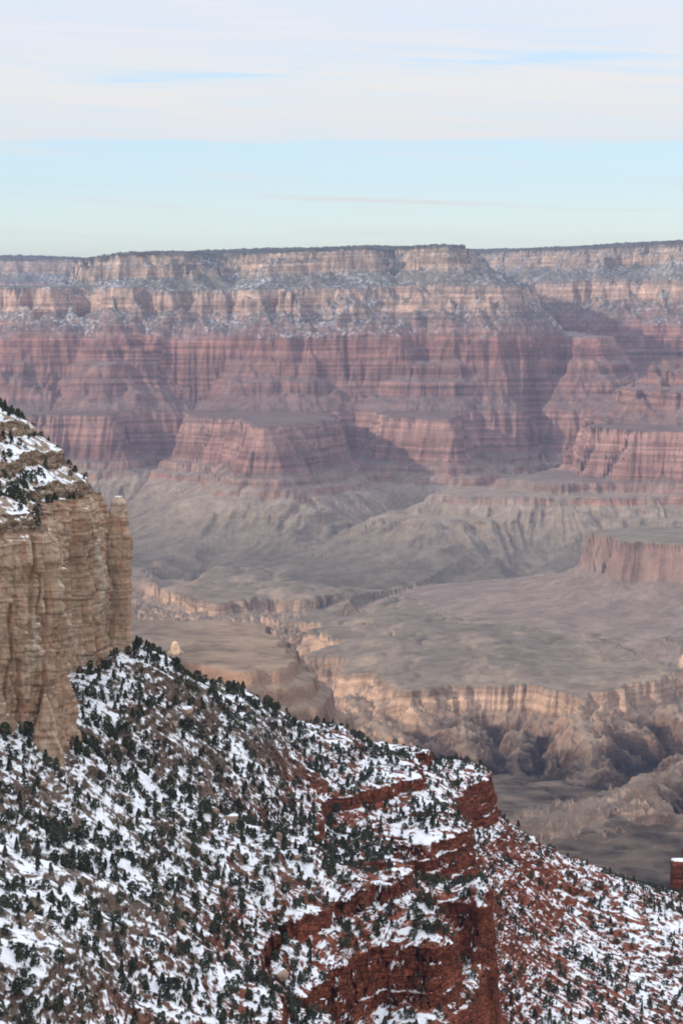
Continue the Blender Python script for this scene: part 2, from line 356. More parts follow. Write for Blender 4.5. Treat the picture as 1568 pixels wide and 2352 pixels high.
M_NEAR = near_material('snowy_red_slope')

def cliff_material(name, cols, red=False, snowy=1.0):
    m, n = new_mat(name)
    g = n.new('ShaderNodeNewGeometry'); pos = g.outputs['Position']; px, py, pz = n.sep(pos)
    nz = n.sep(g.outputs['Normal'])[2]
    a = n.noise(pos, 0.06, 5.0, 0.65); b = n.noise(n.comb(n.m('MULTIPLY', px, 0.35), n.m('MULTIPLY', py, 0.35), n.m('MULTIPLY', pz, 0.06)), 1.0, 5.0, 0.65, 0.6)
    bed = n.noise(n.comb(n.m('MULTIPLY', px, 0.03), n.m('MULTIPLY', py, 0.03), n.m('MULTIPLY', pz, 0.55)), 1.0, 4.0, 0.65, 0.3)
    c = n.mix(n.rng(a, 0.36, 0.64), cols[0], cols[1])
    c = n.mix(n.rng(b, 0.50, 0.66, 0.0, 0.9), c, cols[2])
    thin = n.noise(n.comb(n.m('MULTIPLY', px, 0.05), n.m('MULTIPLY', py, 0.05), n.m('MULTIPLY', pz, 1.6)), 1.0, 3.0, 0.6, 0.5)
    c = n.mix(n.rng(thin, 0.60, 0.72, 0.0, 0.0 if red else 0.55), c, cols[4])
    strk = n.noise(n.comb(n.m('MULTIPLY', px, 0.8), n.m('MULTIPLY', py, 0.8), n.m('MULTIPLY', pz, 0.05)), 1.0, 3.0, 0.6, 0.7)
    c = n.mix(n.rng(strk, 0.60, 0.74, 0.0, 0.0 if red else 0.7), c, cols[4])
    c = n.mix(n.rng(n.noise(n.comb(n.m('MULTIPLY', px, 0.09), n.m('MULTIPLY', py, 0.09), n.m('MULTIPLY', pz, 0.03)), 1.0, 5.0, 0.7, 0.8), 0.54, 0.70, 0.0, 0.85), c, cols[3])
    bv = n.rng(bed, 0.32, 0.64, 0.68, 1.18); c = n.mix(1.0, c, n.comb(bv, bv, bv), 'MULTIPLY')
    sp_ = n.noise(pos, 1.1, 4.0, 0.7); c = n.mix(n.rng(sp_, 0.56, 0.7, 0.0, 0.6), c, cols[4])
    snow = n.m('MULTIPLY', n.rng(n.m('ADD', nz, n.m('MULTIPLY', n.m('SUBTRACT', sp_, 0.5), 0.5)), 0.62 if red else 0.80, 0.72 if red else 0.90), n.rng(a, 0.30, 0.45, 0.0, snowy))
    c = n.mix(snow, c, (0.86, 0.86, 0.88))
    c, jh = joints(n, c, px, py, pz, nz, cols[4], 1.0 if red else 0.07, ((0.16, 0.34), (0.42, 0.95)) if red else ((0.13, 0.045), (0.30, 0.16)))
    h = n.m('ADD', n.m('ADD', n.m('MULTIPLY', b, 0.9), n.m('MULTIPLY', jh, 1.2 if red else 0.1)), n.m('ADD', n.m('MULTIPLY', bed, 1.0), n.m('MULTIPLY', sp_, 0.45)))
    finish(n, c, 0.9, h, 0.8, 1.0, 0.1)
    return m
M_LIME = cliff_material('weathered_limestone', [(0.34, 0.22, 0.15), (0.46, 0.33, 0.235), (0.36, 0.17, 0.095), (0.54, 0.47, 0.39), (0.10, 0.06, 0.04)])
M_RED = cliff_material('red_sandstone', [(0.19, 0.055, 0.03), (0.31, 0.09, 0.048), (0.09, 0.026, 0.016), (0.25, 0.11, 0.07), (0.05, 0.02, 0.014)], True)

def plain(name, col, var=0.25, scale=1.0, rough=0.9):
    m, n = new_mat(name); g = n.new('ShaderNodeNewGeometry'); nn = n.noise(g.outputs['Position'], scale, 4.0, 0.65)
    f = n.rng(nn, 0.3, 0.7, 1 - var, 1 + var)
    finish(n, n.mix(1.0, col, n.comb(f, f, f), 'MULTIPLY'), rough, nn, 0.5, 0.3, 0.1); return m
M_LEAF = plain('evergreen_foliage', (0.050, 0.058, 0.038), 0.55, 0.25, 0.8)
M_BARK = plain('bark', (0.10, 0.07, 0.05), 0.3, 3.0)

# ================================================================== FAR CANYON
PROF = np.array([(-4000, 330), (-900, 300), (0, 283), (14, 240), (40, 232), (54, 170), (80, 160), (235, 92), (262, -30), (290, -36), (480, -149), (492, -192), (556, -212), (566, -262), (646, -286), (658, -338),
    (742, -366), (754, -424), (850, -460), (920, -497), (985, -672), (1000, -690), (1030, -706), (1040, -734), (1080, -746), (1094, -774), (1215, -834), (1222, -842), (1380, -912), (1540, -952), (1800, -976), (2200, -992), (3200, -1500)], float)
SOFT = np.array([(0, 283), (100, 160), (235, 92), (330, -30), (480, -149), (850, -460), (920, -497), (948, -680), (6000, -1500)], float)
TAP = np.array([(0, 0), (9, -30), (16, -34), (24, -62), (70, -88), (160, -165), (270, -285), (360, -410), (3000, -440)], float)
BUT = np.array([(0, -765), (38, -882), (80, -905), (260, -955), (640, -992), (1300, -1200)], float)
GPR = np.array([(0, -600), (10, -622), (34, -630), (40, -652), (66, -664), (76, -708), (98, -720), (115, -790), (190, -900), (300, -1010), (420, -1200), (1300, -1500)], float)
def X(*pts): return [PX(a, b) for a, b in pts]
FORMS = [
 dict(n='distant_plateau', l='far snow-dusted rim with blue haze at the left horizon', poly=X((-900, 21500), (0, 21000), (160, 20700), (235, 21000), (330, 21900), (330, 24300), (-900, 24300)), d0=0, zo=-75, top=1),
 dict(n='distant_canyon_wall', l='hazy snow-speckled far wall and rim filling the right horizon', poly=X((990, 18800), (1080, 18200), (1190, 17200), (1290, 16300), (1380, 15300), (1480, 15200), (1568, 14600), (1900, 14300), (2500, 14000), (2500, 20500), (900, 20500)), d0=0, zo=-22, top=1),
 dict(n='canyon_wall', l='broad mesa promontory with tan cliff bands over red ledges in the centre distance', poly=X((236, 12750), (300, 12480), (420, 12500), (500, 13150), (580, 13000), (660, 12480), (850, 12440), (905, 12950), (955, 12480), (1030, 12450), (1062, 12900), (1040, 13900), (1020, 17000), (330, 17000), (250, 13700)), d0=0, zo=0, top=1, dmax=500),
 dict(n='canyon_wall', l=None, same=2, poly=X((-700, 12600), (-200, 12350), (20, 12380), (120, 12200), (200, 12420), (290, 12200), (360, 12350), (400, 13200), (-700, 13400)), d0=236, zo=0, dmax=500),
 dict(n='canyon_wall', l=None, same=2, poly=X((-900, 12250), (-100, 12050), (60, 11980), (150, 12350), (230, 11950), (330, 12100), (410, 12650), (540, 12580), (600, 12050), (700, 12050), (785, 12560), (880, 12500), (950, 12020), (1030, 12000), (1075, 12420), (1180, 12620), (1290, 12500), (1350, 12250), (1368, 12400), (1320, 13400), (-900, 13400)), d0=482, zo=0),
 dict(n='canyon_wall', l=None, same=2, poly=X((-900, 11450), (60, 11400), (235, 11330), (262, 11600), (400, 11750), (300, 12000), (-900, 12200)), d0=920, zo=0),
 dict(n='canyon_butte', l='red cliff buttress left of the central butte under the canyon wall', poly=X((462, 11250), (520, 11080), (570, 11000), (600, 12000), (440, 12000)), d0=920, zo=0),
 dict(n='canyon_butte', l='square red butte standing out on a pale cone of talus in the centre', poly=X((574, 10800), (594, 10240), (606, 10230), (736, 10600), (744, 10900), (725, 12000), (585, 12000)), d0=920, zo=0),
 dict(n='canyon_butte', l='red nose of cliff right of the central butte above a dark side canyon', poly=X((890, 11150), (950, 11050), (1026, 10930), (1040, 11300), (1020, 12000), (870, 12000)), d0=920, zo=0),
 dict(n='canyon_wall', l=None, same=2, poly=X((1236, 12050), (1310, 11900), (1345, 12300), (1345, 12600), (1235, 12600)), d0=920, zo=0),
 dict(n='canyon_ridge', l='long red ridge entering from the right with a tall fluted cliff', poly=X((1605, 10750), (1680, 10560), (1780, 10500), (2600, 10300), (2600, 11500), (1700, 11200)), d0=560, zo=0),
 dict(n='canyon_ridge', l=None, same=10, poly=X((1370, 10200), (1460, 9950), (1600, 9850), (1800, 10050), (2600, 9900), (2600, 10700), (1440, 10700)), d0=920, zo=0),
 dict(n='canyon_ridge', l=None, same=10, poly=X((1180, 10050), (1290, 9850), (1420, 9900), (1600, 9820), (2600, 9700), (2600, 10600), (1290, 10500)), d0=1014, zo=0),
 dict(n='canyon_ridge', l=None, same=10, poly=X((1015, 9850), (1130, 9750), (1290, 9700), (1600, 9750), (1600, 10300), (1100, 10180)), d0=1074, zo=0),
 dict(n='canyon_ridge', l=None, same=10, poly=X((915, 9650), (990, 9500), (1060, 9560), (1170, 9620), (1320, 9640), (1600, 9500), (1600, 10000), (950, 9950)), d0=1180, zo=0),
 dict(n='canyon_butte', l='low pinkish cliff above red earth slopes at the right edge', poly=X((1380, 8420), (1445, 8130), (1530, 8080), (1640, 7950), (2300, 7900), (2300, 8700), (1500, 8620)), prof=BUT, so=195, na=0.30),
 dict(n='plateau', l='wide grey-green plateau with a pale broken edge above the gorge', T=1, poly=X((590, 8236), (640, 8160), (700, 8046), (772, 7640), (790, 7028), (850, 6795), (925, 6520), (945, 6400), (975, 6560), (1040, 6580), (1200, 6560), (1330, 6494), (1440, 6600), (1530, 6620), (1568, 6900), (1700, 7100), (2600, 7000), (2600, 12500), (-900, 12500), (-900, 9700), (250, 9150), (330, 8700), (480, 8420))),
 dict(n='plateau', l='upper bench with a low dark cliff at its left edge', T=2, poly=X((820, 8560), (760, 8420), (700, 8340), (620, 8400), (500, 8240), (385, 8560), (300, 9150), (-900, 9800), (-900, 12500), (2600, 12500), (2600, 9500), (1000, 8900))),
 dict(n='lower_plateau', l='dull shaded grey-green flat on the near side of the gorge', T=3, poly=X((-2600, 5000), (200, 5250), (700, 5300), (1000, 5330), (1140, 5270), (1300, 5200), (1375, 5000), (1430, 4820), (1480, 4780), (1560, 4720), (2600, 4700), (3500, 2000), (-4500, 2000))),
 dict(n='brown_butte', l='flat-topped brown butte rising just behind the snowy slope', poly=X((300, 4350), (400, 4230), (500, 4180), (560, 4100), (610, 4130), (632, 4350), (560, 4700), (250, 4750)), prof=GPR, so=-190, na=0.3),
]
def trench(Xg, Yg):
    t = 0
    for pts, wd, dp in (
        ([(800, 1390), (850, 1368), (940, 1356), (1060, 1326), (1150, 1300)], 45, 55),
        ([(1150, 1295), (1215, 1325), (1225, 1365), (1262, 1402), (1370, 1430), (1480, 1480), (1568, 1500), (1800, 1560)], 60, 60),
        ([(370, 1310), (440, 1310), (500, 1292), (560, 1282), (600, 1275)], 55, 55),
        ([(300, 1335), (370, 1345), (440, 1300)], 80, 45)):
        line = []
        for a, b in pts:
            Yp = 985 / -ray(a, b)[1]; line.append((ray(a, b)[0] * Yp, Yp, 0))
        wob = fbm(Xg, Yg, [(180, 40), (60, 14)], 91)
        d, _ = pline(Xg + wob, Yg + wob * 0.7, line)
        t = np.maximum(t, dp * np.clip(1.35 - d / wd, 0, 1) ** 0.6)
    return t
def far_eval(Xg, Yg):
    shp = Xg.shape; Xf, Yf = Xg.ravel(), Yg.ravel()
    na = fbm(Xf, Yf, [(1000, 120), (430, 60)], 5) - fbm(Xf, Yf, [(520, 60), (230, 46), (105, 24), (48, 11), (22, 5)], 21, True) + fbm(Xf, Yf, [(60, 7)], 31)
    gul = -fbm(Xf, Yf, [(330, 42), (150, 26), (62, 15), (27, 6)], 47, True)
    nb = fbm(Xf, Yf, [(420, 60), (170, 34)], 55, True) + fbm(Xf, Yf, [(70, 14), (30, 7)], 65, True)
    tilt = 0.02 * np.maximum(Yf - 12600, 0)
    canopy = fbm(Xf, Yf, [(60, 5), (24, 5)], 71) + fbm(Xf, Yf, [(700, 12)], 75)
    swell = fbm(Xf, Yf, [(1400, 14), (500, 9), (160, 4), (60, 1.5)], 81)
    Z = np.full(Xf.shape, -1425.0) + fbm(Xf, Yf, [(200, 12), (60, 5)], 3); ID = np.full(Xf.shape, 99); ST = Z.copy()
    cut = trench(Xf, Yf)
    xcol = (Xf / Yf * F + 341) / S
    for i, fm in enumerate(FORMS):
        d, uu = sdf_u(Xf, Yf, fm['poly']); uu = uu + nb * 0.25
        flute = -rid1(uu, d, [(130, 13), (52, 9), (21, 5)], 700 + i)
        if 'T' in fm:
            k = fm['T']; dd = np.maximum(d + nb * 0.5 + flute * 0.9 - rid1(uu, d, [(520, 75), (240, 48), (110, 24), (50, 11)], 720) * np.clip(d / 150, 0, 1.5), 0) if k != 2 else np.maximum(d + nb * 0.5 + flute * 0.7, 0)
            rel = np.interp(dd, TAP[:, 0], TAP[:, 1]) if k != 2 else np.interp(dd, [0, 8, 30, 400, 3000], [0, -38, -48, -95, -520])
            rel = rel + np.clip(dd / 110, 0, 1) * fbm(Xf, Yf, [(90, 12), (40, 12), (18, 8)], 85, True)
            if k == 1: top = -1003 + 0.009 * (Yf - 6600) - 58 * np.clip((905 - xcol) / 290, 0, 1) * np.clip((9000 - Yf) / 300, 0, 1)
            elif k == 2: top = -997 + 0.009 * (Yf - 7000)
            else: top = -1000 + 0.006 * (Yf - 4700)
            wash = 13 * np.clip(1 - np.abs(n2d(Xf / 520 + 0.3 * n2d(Xf / 130, Yf / 130, 92), Yf / 520, 93)) * 13, 0, 1) + 6 * np.clip(1 - np.abs(n2d(Xf / 190, Yf / 190, 94)) * 7, 0, 1)
            top = top - wash + swell * (1.3 if k != 3 else 1.0) - cut * (k != 3) * (d < 0)
            z = top + rel; s = np.where(dd > 0, -1000 + rel, -1000 + (swell - cut) * 0.5)
            if k == 3: s = s - 122
        else:
            pr = fm.get('prof', PROF); d0 = fm.get('d0', 0); zo = fm.get('zo', 0); kk = fm.get('na', 1.0)
            amp = np.clip(0.55 + (d + d0) / 900, 0.5, 1.0) * kk if pr is PROF else kk
            if d0 >= 900: amp = amp * 0.34
            elif pr is PROF and i in (2, 3, 4): amp = amp * np.clip(1.15 - (d + d0) / 1300, 0.35, 1)
            de = d + na * amp + flute * np.clip((d + d0) / 700, 0.3, 1.0) * (1.25 if pr is BUT else 1.0) + d0 - 10 + (70 if (pr is PROF and i in (2, 3, 4)) else 0) * np.clip((d + d0 - 500) / 300, 0, 1)
            if pr is PROF:
                talus = np.clip((de - 1080) / 80, 0, 1) * np.clip((1950 - de) / 800, 0, 1)
                de = de + talus * (gul * 0.06 - rid1(uu, d, [(420, 24), (190, 22), (85, 17), (38, 9)], 740 + i))
            if pr is PROF:            # cliffs weather back into slopes here and there
                soft = np.clip(fbm(Xf, Yf, [(520, 1.3), (170, 1.2), (70, 1.0)], 141) + 0.42, 0, 0.97)
                soft = soft * np.clip((880 - de) / 40, 0, 1); shape = np.interp(np.maximum(de, d0), SOFT[:, 0], SOFT[:, 1])
                sh = np.interp(np.maximum(de, d0), pr[:, 0], pr[:, 1]); soft_dz = np.where(de > max(d0, 0), (shape - sh) * soft, 0)
            if d0 > 0 or pr is not PROF: s = np.interp(np.maximum(de, d0), pr[:, 0], pr[:, 1]); s = s + np.where(de < d0, 0.02 * np.minimum(d0 - de, 400), 0)
            else: s = np.interp(de, pr[:, 0], pr[:, 1]); s = s + np.where(de < -25, canopy * 1.7 + 4, 0)
            if pr is PROF: s = s + soft_dz
            if 'dmax' in fm: s = s - np.maximum(de - fm['dmax'], 0) * 1.4
            z = s + zo + (tilt if pr is PROF else 0)
            if i == 2: z = z - 48 * np.clip((1000 - xcol) / 760, 0, 1) * np.clip(1 - de / 900, 0, 1)
            if i == 1: z = z + 52 * np.clip((xcol - 1050) / 500, 0, 1) * np.clip(1 - de / 900, 0, 1)
            s = s + fm.get('so', 0)
            if pr is BUT: s = np.where(de < 0, -900, -700 + (s - 195 + 765) * 0.06)
            if pr is GPR: s = -1074 + (s + 190 + 600) * 0.08
            if pr is PROF:
                sw = np.clip((de - 1350) / 500, 0, 1); z = z + swell * sw - cut * sw
        u = z > Z; Z = np.where(u, z, Z); ST = np.where(u, s, ST); ID = np.where(u, fm.get('same', i), ID)
    # spurs and knobs of the near side of the gorge
    for pts, sl_, lab, amp, so in (
        ([P3(1750, 1680, 6150), P3(1568, 1742, 5600), P3(1470, 1790, 5250), P3(1385, 1832, 4960)], 0.85, 101, 16, 0),
        ([P3(398, 1494, 4330), P3(425, 1497, 4340), P3(460, 1512, 4350)], 0.8, 19, 5, 0),
        ([P3(1235, 1888, 4700), P3(1300, 1872, 4760), P3(1395, 1842, 4900), P3(1420, 1842, 5000)], 0.35, 101, 16, 0),
        ([P3(520, 1540, 7300), P3(640, 1588, 6900), P3(700, 1640, 6500), P3(745, 1700, 6100)], 1.25, 16, 20, 0),  # ridge put in to cast shade on the gorge wall
        ([P3(800, 1590, 6650), P3(860, 1650, 6250), P3(900, 1700, 6050)], 0.75, 16, 18, 0),
        ([P3(1060, 1640, 6450), P3(1075, 1720, 6150), P3(1090, 1800, 5900)], 0.8, 16, 16, 0),
        ([P3(1330, 1640, 6380), P3(1360, 1720, 6100), P3(1340, 1800, 5850)], 0.7, 16, 16, 0),
        ([P3(1200, 1660, 6380), P3(1185, 1760, 6100)], 0.8, 16, 14, 0)):
        d, zc = pline(Xf, Yf, pts)
        z = zc - sl_ * np.maximum(d + nb * 0.35, 0) + fbm(Xf, Yf, [(110, amp), (46, amp * .8), (20, amp * .5)], 95, True) * np.clip(d / 40, 0.25, 1)
        u = z > Z; Z = np.where(u, z, Z); ST = np.where(u, np.minimum(z, -1062) if lab == 16 else (-1076 if lab == 19 else z - 60 - so), ST); ID = np.where(u, lab, ID)
    return Z.reshape(shp), ST.reshape(shp), ID.reshape(shp)

ys = np.concatenate([np.arange(2300, 4000, 30), np.arange(4000, 13500, 11), np.arange(13500, 17500, 16), np.arange(17500, 20000, 100), np.arange(20000, 21800, 16), np.arange(21800, 24300, 200)]).astype(float)
NCF, NRF = 960, 1500
Xn, Yn, _ = fan(lambda a, b: far_eval(a, b)[0], -0.20, 0.20, NCF, ys, NRF, lambda Y: F / Y, lambda Y: F * 900 / Y ** 2 * 1.2, every=8)
Zn, STn, IDn = far_eval(Xn, Yn)
V = np.stack([Xn, Yn, Zn], -1).reshape(-1, 3); Q = grid_quads(NRF, NCF); ST = STn.ravel(); fid = IDn.ravel()[Q[:, 0]]
for i in np.unique(fid):
    if i == 99: nm, lb = 'river_gorge_floor', None
    elif i == 101: nm, lb = 'gorge_spur', 'dark spur with a sunlit crest running down beside the gorge'
    else: nm, lb = FORMS[i]['n'], FORMS[i]['l']
    v_, q_, a_ = subset(V, Q, fid == i, {'strat': ST})
    tag(mesh_np(nm, v_, q_, M_STRATA, a_), lb, None, None, 'structure')

# ================================================================== NEAR SLOPE
CP = []
def cpt(x, y, Y): CP.append(P3(x, y, Y))
for a in [(300, 1492, 1135), (200, 1512, 1110), (130, 1538, 1080), (118, 1690, 955), (60, 1680, 938), (0, 1668, 932), (-150, 1650, 932),
          (360, 1508, 1160), (450, 1562, 1190), (560, 1603, 1220), (700, 1662, 1260), (780, 1678, 1285), (880, 1712, 1310), (980, 1752, 1330), (1060, 1760, 1342), (1128, 1800, 1348),
          (1150, 1893, 1358), (1180, 1912, 1370), (1250, 1952, 1400), (1330, 2002, 1440), (1450, 2052, 1500), (1535, 2064, 1550), (1700, 2100, 1600),
          (-200, 2352, 640), (0, 2352, 700), (350, 2352, 770), (620, 2352, 830), (0, 2700, 600), (350, 2700, 680), (700, 2700, 760), (-200, 2000, 780), (-200, 2700, 560),
          (0, 2000, 810), (0, 1800, 880), (150, 1900, 890), (150, 2200, 760), (300, 1750, 1010), (300, 2000, 880), (500, 1700, 1130), (450, 1850, 1020), (400, 2150, 840), (560, 2230, 865),
          (641, 1918, 1010), (722, 1948, 1020), (879, 1998, 1035), (951, 2032, 1040), (1074, 2113, 1045), (1132, 2176, 1048),
          (900, 1815, 1240), (1085, 1930, 1215), (760, 1790, 1210), (1000, 2080, 1010), (800, 2080, 990), (600, 2130, 930), (700, 2250, 925), (1000, 2200, 1015), (1120, 2352, 1020), (1120, 2600, 960), (900, 2352, 960), (900, 2600, 890),
          (1115, 1950, 1290), (1137, 2060, 1245), (1112, 2048, 1232), (1155, 2200, 1160), (1170, 2345, 1100), (1142, 2300, 1058), (1142, 2400, 1048), (1350, 2120, 1330), (1350, 2260, 1210), (1350, 2352, 1150), (1568, 2200, 1320), (1568, 2352, 1230), (1568, 2700, 1050), (1250, 2600, 1030), (1800, 2300, 1350), (1800, 2700, 1150), (1650, 2110, 1500)]: cpt(*a)
def behind(x, y, Y, dY, k):      # ground hidden behind a crest: well under the sight line
    a, b = ray(x, y); CP.append((a * (Y + dY), Y + dY, b * (Y + dY) - k))
for a in [(300, 1492, 1135), (450, 1562, 1190), (560, 1603, 1220), (700, 1662, 1260), (880, 1712, 1310), (1060, 1760, 1342)]: behind(*a, 130, 75); behind(*a, 400, 230)
for a in [(1180, 1912, 1370), (1330, 2002, 1440), (1535, 2064, 1550), (1700, 2100, 1600)]: behind(*a, 120, 60); behind(*a, 330, 180)
for a in [(641, 1918, 1010), (722, 1948, 1020), (879, 1998, 1035), (951, 2032, 1040)]: behind(*a, 55, 5)
behind(1085, 1930, 1215, 45, 10); behind(1074, 2113, 1045, 55, 12)
CP = np.array(CP)
BANDS = [(-237, -243.5), (-254.5, -277), (-282, -306)]
zk = [400.0]; bk = [400.0]; cur = 400.0; last = 400.0
for zt, zb in BANDS:
    cur -= (last - zt) * 1.0; zk.append(zt); bk.append(cur)
    nb_ = max(1, int(round((zt - zb) / 5.0))); stp = (zt - zb) / nb_
    for q_ in range(nb_):            # every cliff is a stack of beds with a narrow ledge on each
        led = 0.9 if q_ % 2 else 0.5
        cur -= 0.42; zk.append(zt - q_ * stp - (stp - led)); bk.append(cur)
        cur -= 0.75 if q_ == nb_ // 2 and nb_ > 2 else 0.42; zk.append(zt - (q_ + 1) * stp); bk.append(cur)
    last = zb
cur -= 2000; zk.append(last - 2000); bk.append(cur)
zk = np.array(zk[::-1]); bk = np.array(bk[::-1])
z3 = np.interp(-282, zk, bk)
zn = np.array([last - 2000, -326.0, -282.0] + list(zk[zk > -282.0])); bn = np.array([np.interp(last - 2000, zk, bk), np.interp(-326.0, zk, bk), z3] + list(bk[zk > -282.0]))
def wfar(Y): return np.clip((Y - 1110) / 80.0, 0, 1)
def g_to_b(z, Y): w_ = wfar(Y); return np.interp(z, zk, bk) * (1 - w_) + np.interp(z, zn, bn) * w_
def b_to_z(b, Y): w_ = wfar(Y); return np.interp(b, bk, zk) * (1 - w_) + np.interp(b, bn, zn) * w_
AY = 0.45
def tps_fit(P, v, lam=1.0):
    x = P[:, 0]; y = P[:, 1] * AY; n = len(P)
    r2 = (x[:, None] - x) ** 2 + (y[:, None] - y) ** 2; K = 0.5 * r2 * np.log(r2 + 1e-9) + np.eye(n) * lam
    A = np.zeros((n + 3, n + 3)); A[:n, :n] = K; A[:n, n] = 1; A[:n, n + 1] = x; A[:n, n + 2] = y; A[n, :n] = 1; A[n + 1, :n] = x; A[n + 2, :n] = y
    return np.linalg.solve(A, np.concatenate([v, [0, 0, 0]]))
TW = tps_fit(CP, g_to_b(CP[:, 2], CP[:, 1]))
def tps(Xf, Yf):
    y = Yf * AY; r = TW[-3] + TW[-2] * Xf + TW[-1] * y
    for w_, px, py in zip(TW, CP[:, 0], CP[:, 1] * AY):
        r2 = (Xf - px) ** 2 + (y - py) ** 2; r = r + w_ * 0.5 * r2 * np.log(r2 + 1e-9)
    return r
# plan of the limestone cliff (seen from above, anticlockwise from the left)
CL = [(-420, 905), (-260, 915), (-158, 924), (-128, 930), (-112, 938), (-108, 950), (-113, 985), (-119, 1040), (-122, 1066), (-114, 1092), (-109, 1110), (-104.5, 1121), (-106, 1136), (-116, 1170), (-150, 1260), (-240, 1450), (-420, 1700)]
MESA = CL + [(-1500, 1700), (-1500, 905)]
def near_eval(Xg, Yg):
    shp = Xg.shape; Xf, Yf = Xg.ravel(), Yg.ravel()
    b = tps(Xf, Yf)
    b = b + (fbm(Xf, Yf, [(90, 3.4), (34, 2.4), (13, 1.1), (5, 0.5)], 101) + fbm(Xf, Yf, [(46, 2.2), (17, 1.1)], 111, True)) * (1 - 0.5 * np.clip((Xf - 15) / 40, 0, 1))
    jb = np.round(v3d(Xf / 5.5, Yf / 5.5, 0 * Xf, 151) * 2.5) / 2.5 * 0.7 + np.round(v3d(Xf / 2.4, Yf / 2.4, 0 * Xf, 153) * 2) / 2 * 0.35
    b = b + jb * 0.8
    z = b_to_z(b, Yf)
    z = z + fbm(Xf, Yf, [(3.0, 0.35), (1.4, 0.2)], 121)
    z = np.maximum(z, -1015 + 0 * z)
    d = sdf(Xf, Yf, MESA) + 4.0
    di = np.maximum(-d + fbm(Xf, Yf, [(30, 4), (12, 2), (5, .8)], 131), 0)
    top = -87 + 1.03 * np.minimum(di, 75) + 0.25 * np.maximum(di - 75, 0)
    ph = (top + fbm(Xf, Yf, [(40, 2)], 133)) / 13.0; fr = ph - np.floor(ph)
    top = top + (np.clip((fr - 0.72) / 0.2, 0, 1) - fr) * 5.0 + fbm(Xf, Yf, [(25, 1.5), (8, .7), (3, .3)], 135)
    top = np.minimum(top, 45 + fbm(Xf, Yf, [(60, 5)], 137))
    z = np.where(d < 0, np.maximum(z, np.minimum(top, z + 400)), z)
    return z.reshape(shp)
NCN, NRN = 900, 2300
ysn = np.concatenate([np.arange(520, 1620, 0.9), np.arange(1620, 2700, 12)])
Xn, Yn, Zf = fan(near_eval, -0.19, 0.19, NCN, ysn, NRN, lambda Y: 2.2 + 0 * Y, lambda Y: np.where(Y < 1620, 1.0, 0.12), (25, 25))
Zn = near_eval(Xn, Yn)
V = np.stack([Xn, Yn, Zn], -1)
# normals, then push beds of the steep faces in and out
du = np.gradient(V, axis=1); dv = np.gradient(V, axis=0); nn = np.cross(du, dv); nn /= np.linalg.norm(nn, axis=-1, keepdims=True) + 1e-9
nn[nn[..., 2] < 0] *= -1
steep = np.clip((0.72 - nn[..., 2]) / 0.25, 0, 1); hz = nn[..., :2] / (np.linalg.norm(nn[..., :2], axis=-1, keepdims=True) + 1e-6)
def blocks(u, z, w_, h_, seed):      # flat-faced blocks in courses of uneven height
    zz = z / h_ + 0.35 * n2d(u / (w_ * 5), z / (h_ * 9), seed); row = np.floor(zz)
    uu = u / w_ + 9.7 * _h(row.astype(np.int64), row.astype(np.int64) * 0, np.zeros(1, np.int64), seed + 1) + 0.12 * n2d(u / 2, z / 2, seed + 4); col = np.floor(uu)
    fr = np.minimum(np.minimum(zz - row, 1 - zz + row) * h_, np.minimum(uu - col, 1 - uu + col) * w_)
    return 2 * _h(col.astype(np.int64), row.astype(np.int64), np.zeros(1, np.int64), seed + 2) - 1 - 0.9 * np.clip(1 - fr / 0.45, 0, 1)
def beds(x, y, z, t=3.2, seed=7):
    zz = z / t + 0.25 * v3d(x / 30, y / 30, z * 0, seed); k = np.floor(zz); fr = zz - k
    a = v3d(x / 14.0, y / 14.0, k * 1.7 + 0.5, seed + 1); c = v3d(x / 4.0, y / 4.0, k * 2.3 + 0.5, seed + 2)
    return 0.9 * a + 0.6 * c - 0.9 * np.exp(-(fr / 0.16) ** 2) - 0.9 * np.exp(-((1 - fr) / 0.16) ** 2)
x_, y_, z_ = V[..., 0], V[..., 1], V[..., 2]
off = (beds(x_, y_, z_) * 0.5 + blocks(x_ * 0.6 + y_ * 0.8, z_, 5.5, 5.0, 275) * 0.8 + blocks(x_ * 0.6 + y_ * 0.8, z_, 2.6, 2.2, 279) * 0.4 + v3d(x_ / 6, y_ / 6, z_ / 30, 41) * 1.2 + v3d(x_ / 2, y_ / 2, z_ / 3, 43) * 0.5) * steep * (y_ < 1650)
V[..., :2] += hz * off[..., None]
Q = grid_quads(NRN, NCN); Vf = V.reshape(-1, 3)
stq = steep.ravel()[Q].mean(1); zq = Vf[Q[:, 0], 2]; xq, yq = Vf[Q[:, 0], 0], Vf[Q[:, 0], 1]
inred = (stq > 0.35) & (zq < -236) & (zq > -312) & (yq < 1420) & (xq > -60) & (xq < 100)
part = np.where(inred, np.where(yq > 1270, 1, np.where(yq > 1125, 2, 3)), 0)
mesaq = sdf(xq, yq, MESA) < -3
part[mesaq] = 4
for k, nm, lb in ((0, 'snowy_slope', 'steep red and brown hillside patched with snow filling the foreground'), (1, 'red_rock_outcrop', 'farthest of the three red ledged outcrops, against the grey flat'), (2, 'red_rock_outcrop', 'middle one of the three red ledged outcrops on the snowy slope'),
                  (3, 'red_rock_outcrop', 'largest and nearest red ledged outcrop at the bottom of the view'), (4, 'mesa_top_slope', 'snowy wooded slope above the tan limestone cliff at the left')):
    v_, q_, _a = subset(Vf, Q, part == k, {})
    tag(mesh_np(nm, v_, q_, M_NEAR), lb, None, None, 'structure')

